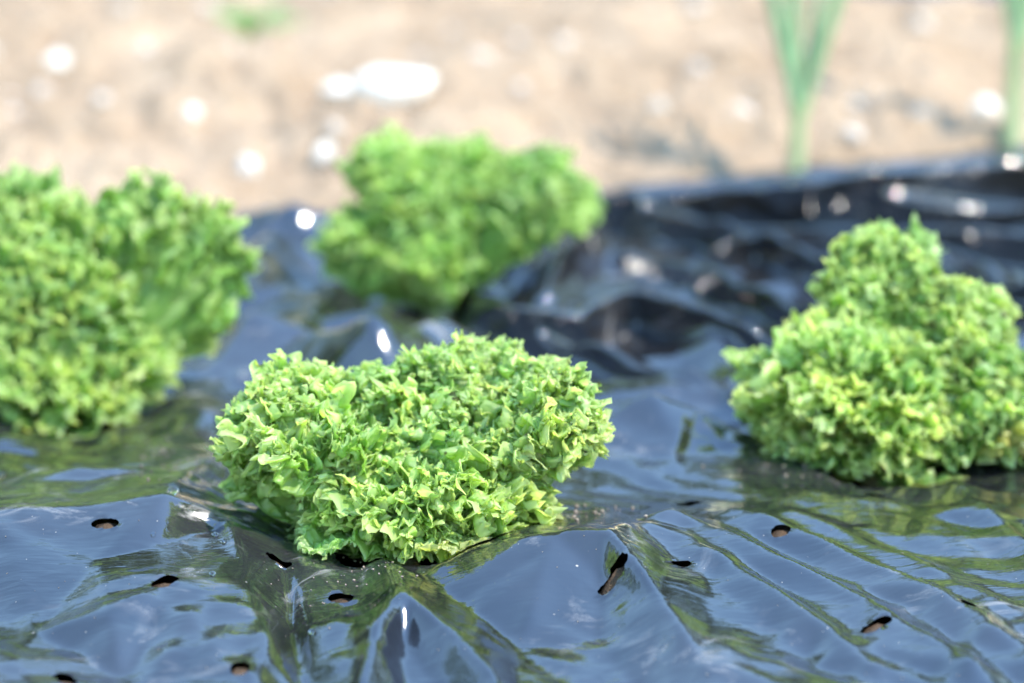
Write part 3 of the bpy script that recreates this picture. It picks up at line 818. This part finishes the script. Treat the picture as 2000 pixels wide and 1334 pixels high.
scatter(1150, 1000, 45, 8, 22, 0.0004, 0.0012)
scatter(720, 1115, 60, 14, 30, 0.0003, 0.0008)
scatter(610, 1160, 60, 30, 25, 0.0002, 0.0006)
scatter(1560, 905, 70, 20, 20, 0.0005, 0.0013)
for _ in range(140):
    q = film_at(rs.uniform(0, 2000), rs.uniform(980, 1334)); sp.append((q[0], q[1], rs.uniform(0.00012, 0.00038)))
cr = lumps(sp, 'soil_crumbs', M_CRUMB)
tag(cr, 'dry soil crumbs and grit sprinkled on the black film', 'soil crumbs', kind='stuff')

for i, (px, py, r) in enumerate([(338, 964, 3.0), (420, 1046, 1.6), (437, 1060, 1.5), (415, 1122, 1.6), (610, 1236, 1.8), (300, 1046, 1.3)]):
    q = film_at(px, py)
    bm = bmesh.new(); bmesh.ops.create_uvsphere(bm, u_segments=20, v_segments=12, radius=r / 1000)
    for v in bm.verts: v.co.z *= 0.7
    me = bpy.data.meshes.new('water_bead'); bm.to_mesh(me); bm.free(); me.materials.append(M_WATER)
    for f in me.polygons: f.use_smooth = True
    o = bpy.data.objects.new('water_bead', me); COL.objects.link(o); o.location = (q[0], q[1], q[2] + r * 0.0004)
    tag(o, 'largest clear water bead on the peak of the film fold at left' if i == 0 else 'tiny clear water bead on the black film left of the front lettuce',
        'water bead', 'water beads on the film')

# ------------------------------------------------------------------ trees beyond the plot (seen mirrored in the film)
def woodland():
    r = np.random.default_rng(12); V = []; tone = []
    for k in range(20):
        aa = R(-82 + k * 8.6 + r.uniform(-2, 2)); rr = 10.5 + r.uniform(-1, 1.5); cx = rr * math.sin(aa); cy = 1.4 + rr * math.cos(aa); top = r.uniform(4.4, 6.3)
        for c in range(26):
            u = r.normal(size=3); u /= np.linalg.norm(u); q = r.uniform(0.3, 1) ** 0.5
            ctr = np.array([cx, cy, top * 0.52]) + u * q * np.array([1.5, 1.2, top * 0.48]); tn = r.uniform(0.1, 0.9)
            m = 110
            pos = ctr + r.normal(size=(m, 3)) * 0.32
            n = r.normal(size=(m, 3)); n[:, 2] += 0.6; n /= np.linalg.norm(n, axis=1, keepdims=True)
            a = np.cross(n, r.normal(size=(m, 3))); a /= np.linalg.norm(a, axis=1, keepdims=True); b = np.cross(n, a)
            s = r.uniform(0.06, 0.13, (m, 1))
            V.append(np.stack([pos - a * s, pos - b * s * 0.55, pos + a * s, pos + b * s * 0.55], 1).reshape(-1, 3))
            tone.append(np.repeat(np.clip(tn + r.normal(size=m) * 0.15, 0, 1), 4))
    V = np.concatenate(V); V[:, 2] = np.maximum(V[:, 2], 0.02)
    F = np.arange(len(V)).reshape(-1, 4)
    return mesh_obj('woodland', V, F, M_TREE, smooth=False, attrs={'tone': np.concatenate(tone)})
tag(woodland(), 'green sunlit woodland beyond the plot, mirrored in the film', 'woodland', kind='stuff')

# second strip of film on the next bed, at the top right
def far_strip():
    xs = np.arange(0.36, 1.6, 0.012); ys = np.arange(3.17, 4.2, 0.012)
    X, Y = np.meshgrid(xs, ys, indexing='ij')
    e = sstep(0.0, 0.06, X - 0.36) * sstep(0, 0.05, Y - 3.17 - 0.02 * noise(X * 5, X * 0, 3))
    Z = 0.055 * e - 0.01 + 0.02 * e * fbm(X * 9, Y * 9, 3, 5)
    return mesh_obj('mulch_film', np.stack([X.ravel(), Y.ravel(), Z.ravel()], 1), grid_faces(len(xs), len(ys)), M_FILM)
tag(far_strip(), 'dark strip of plastic film on the next bed, in the top right corner', 'mulch film')

# ------------------------------------------------------------------ light, sky, camera
SUN_EL = R(55); to_sun_h = np.array([0.88, -0.30]); to_sun_h /= np.linalg.norm(to_sun_h)
sd = Vector((to_sun_h[0] * math.cos(SUN_EL), to_sun_h[1] * math.cos(SUN_EL), math.sin(SUN_EL)))
su = bpy.data.lights.new('sun', 'SUN'); su.energy = 2.0; su.angle = R(0.5); su.color = (1.0, 0.93, 0.83)
so = bpy.data.objects.new('sun', su); COL.objects.link(so); so.rotation_euler = (-sd).to_track_quat('-Z', 'Y').to_euler()
so.location = (3, -2, 5)

w = bpy.data.worlds.new('World'); scene.world = w; w.use_nodes = True
nt = w.node_tree; bg = nt.nodes['Background']
sky = nt.nodes.new('ShaderNodeTexSky'); sky.sky_type = 'NISHITA'; sky.sun_disc = False
sky.sun_elevation = SUN_EL; sky.sun_rotation = math.atan2(sd.x, sd.y)
sky.air_density = 2.0; sky.dust_density = 0.0; sky.ozone_density = 7.0
nt.links.new(sky.outputs[0], bg.inputs[0]); bg.inputs[1].default_value = 0.15

cd = bpy.data.cameras.new('camera'); cam = bpy.data.objects.new('camera', cd); COL.objects.link(cam)
cam.location = (0, 0, CAM_H); cam.rotation_euler = (R(90) - PITCH, 0, 0)
cd.lens = LENS; cd.sensor_width = 36; cd.sensor_fit = 'HORIZONTAL'; cd.clip_start = 0.05; cd.clip_end = 600
cd.dof.use_dof = True; cd.dof.focus_distance = 1.39; cd.dof.aperture_fstop = 3.6; cd.dof.aperture_blades = 9; cd.dof.aperture_rotation = 0.3
scene.camera = cam

vs = scene.view_settings; vs.view_transform = 'Standard'; vs.look = 'None'; vs.exposure = 1.95; vs.gamma = 1.0
scene.cycles.use_denoising = True
scene.cycles.max_bounces = 10; scene.cycles.transmission_bounces = 6; scene.cycles.glossy_bounces = 6
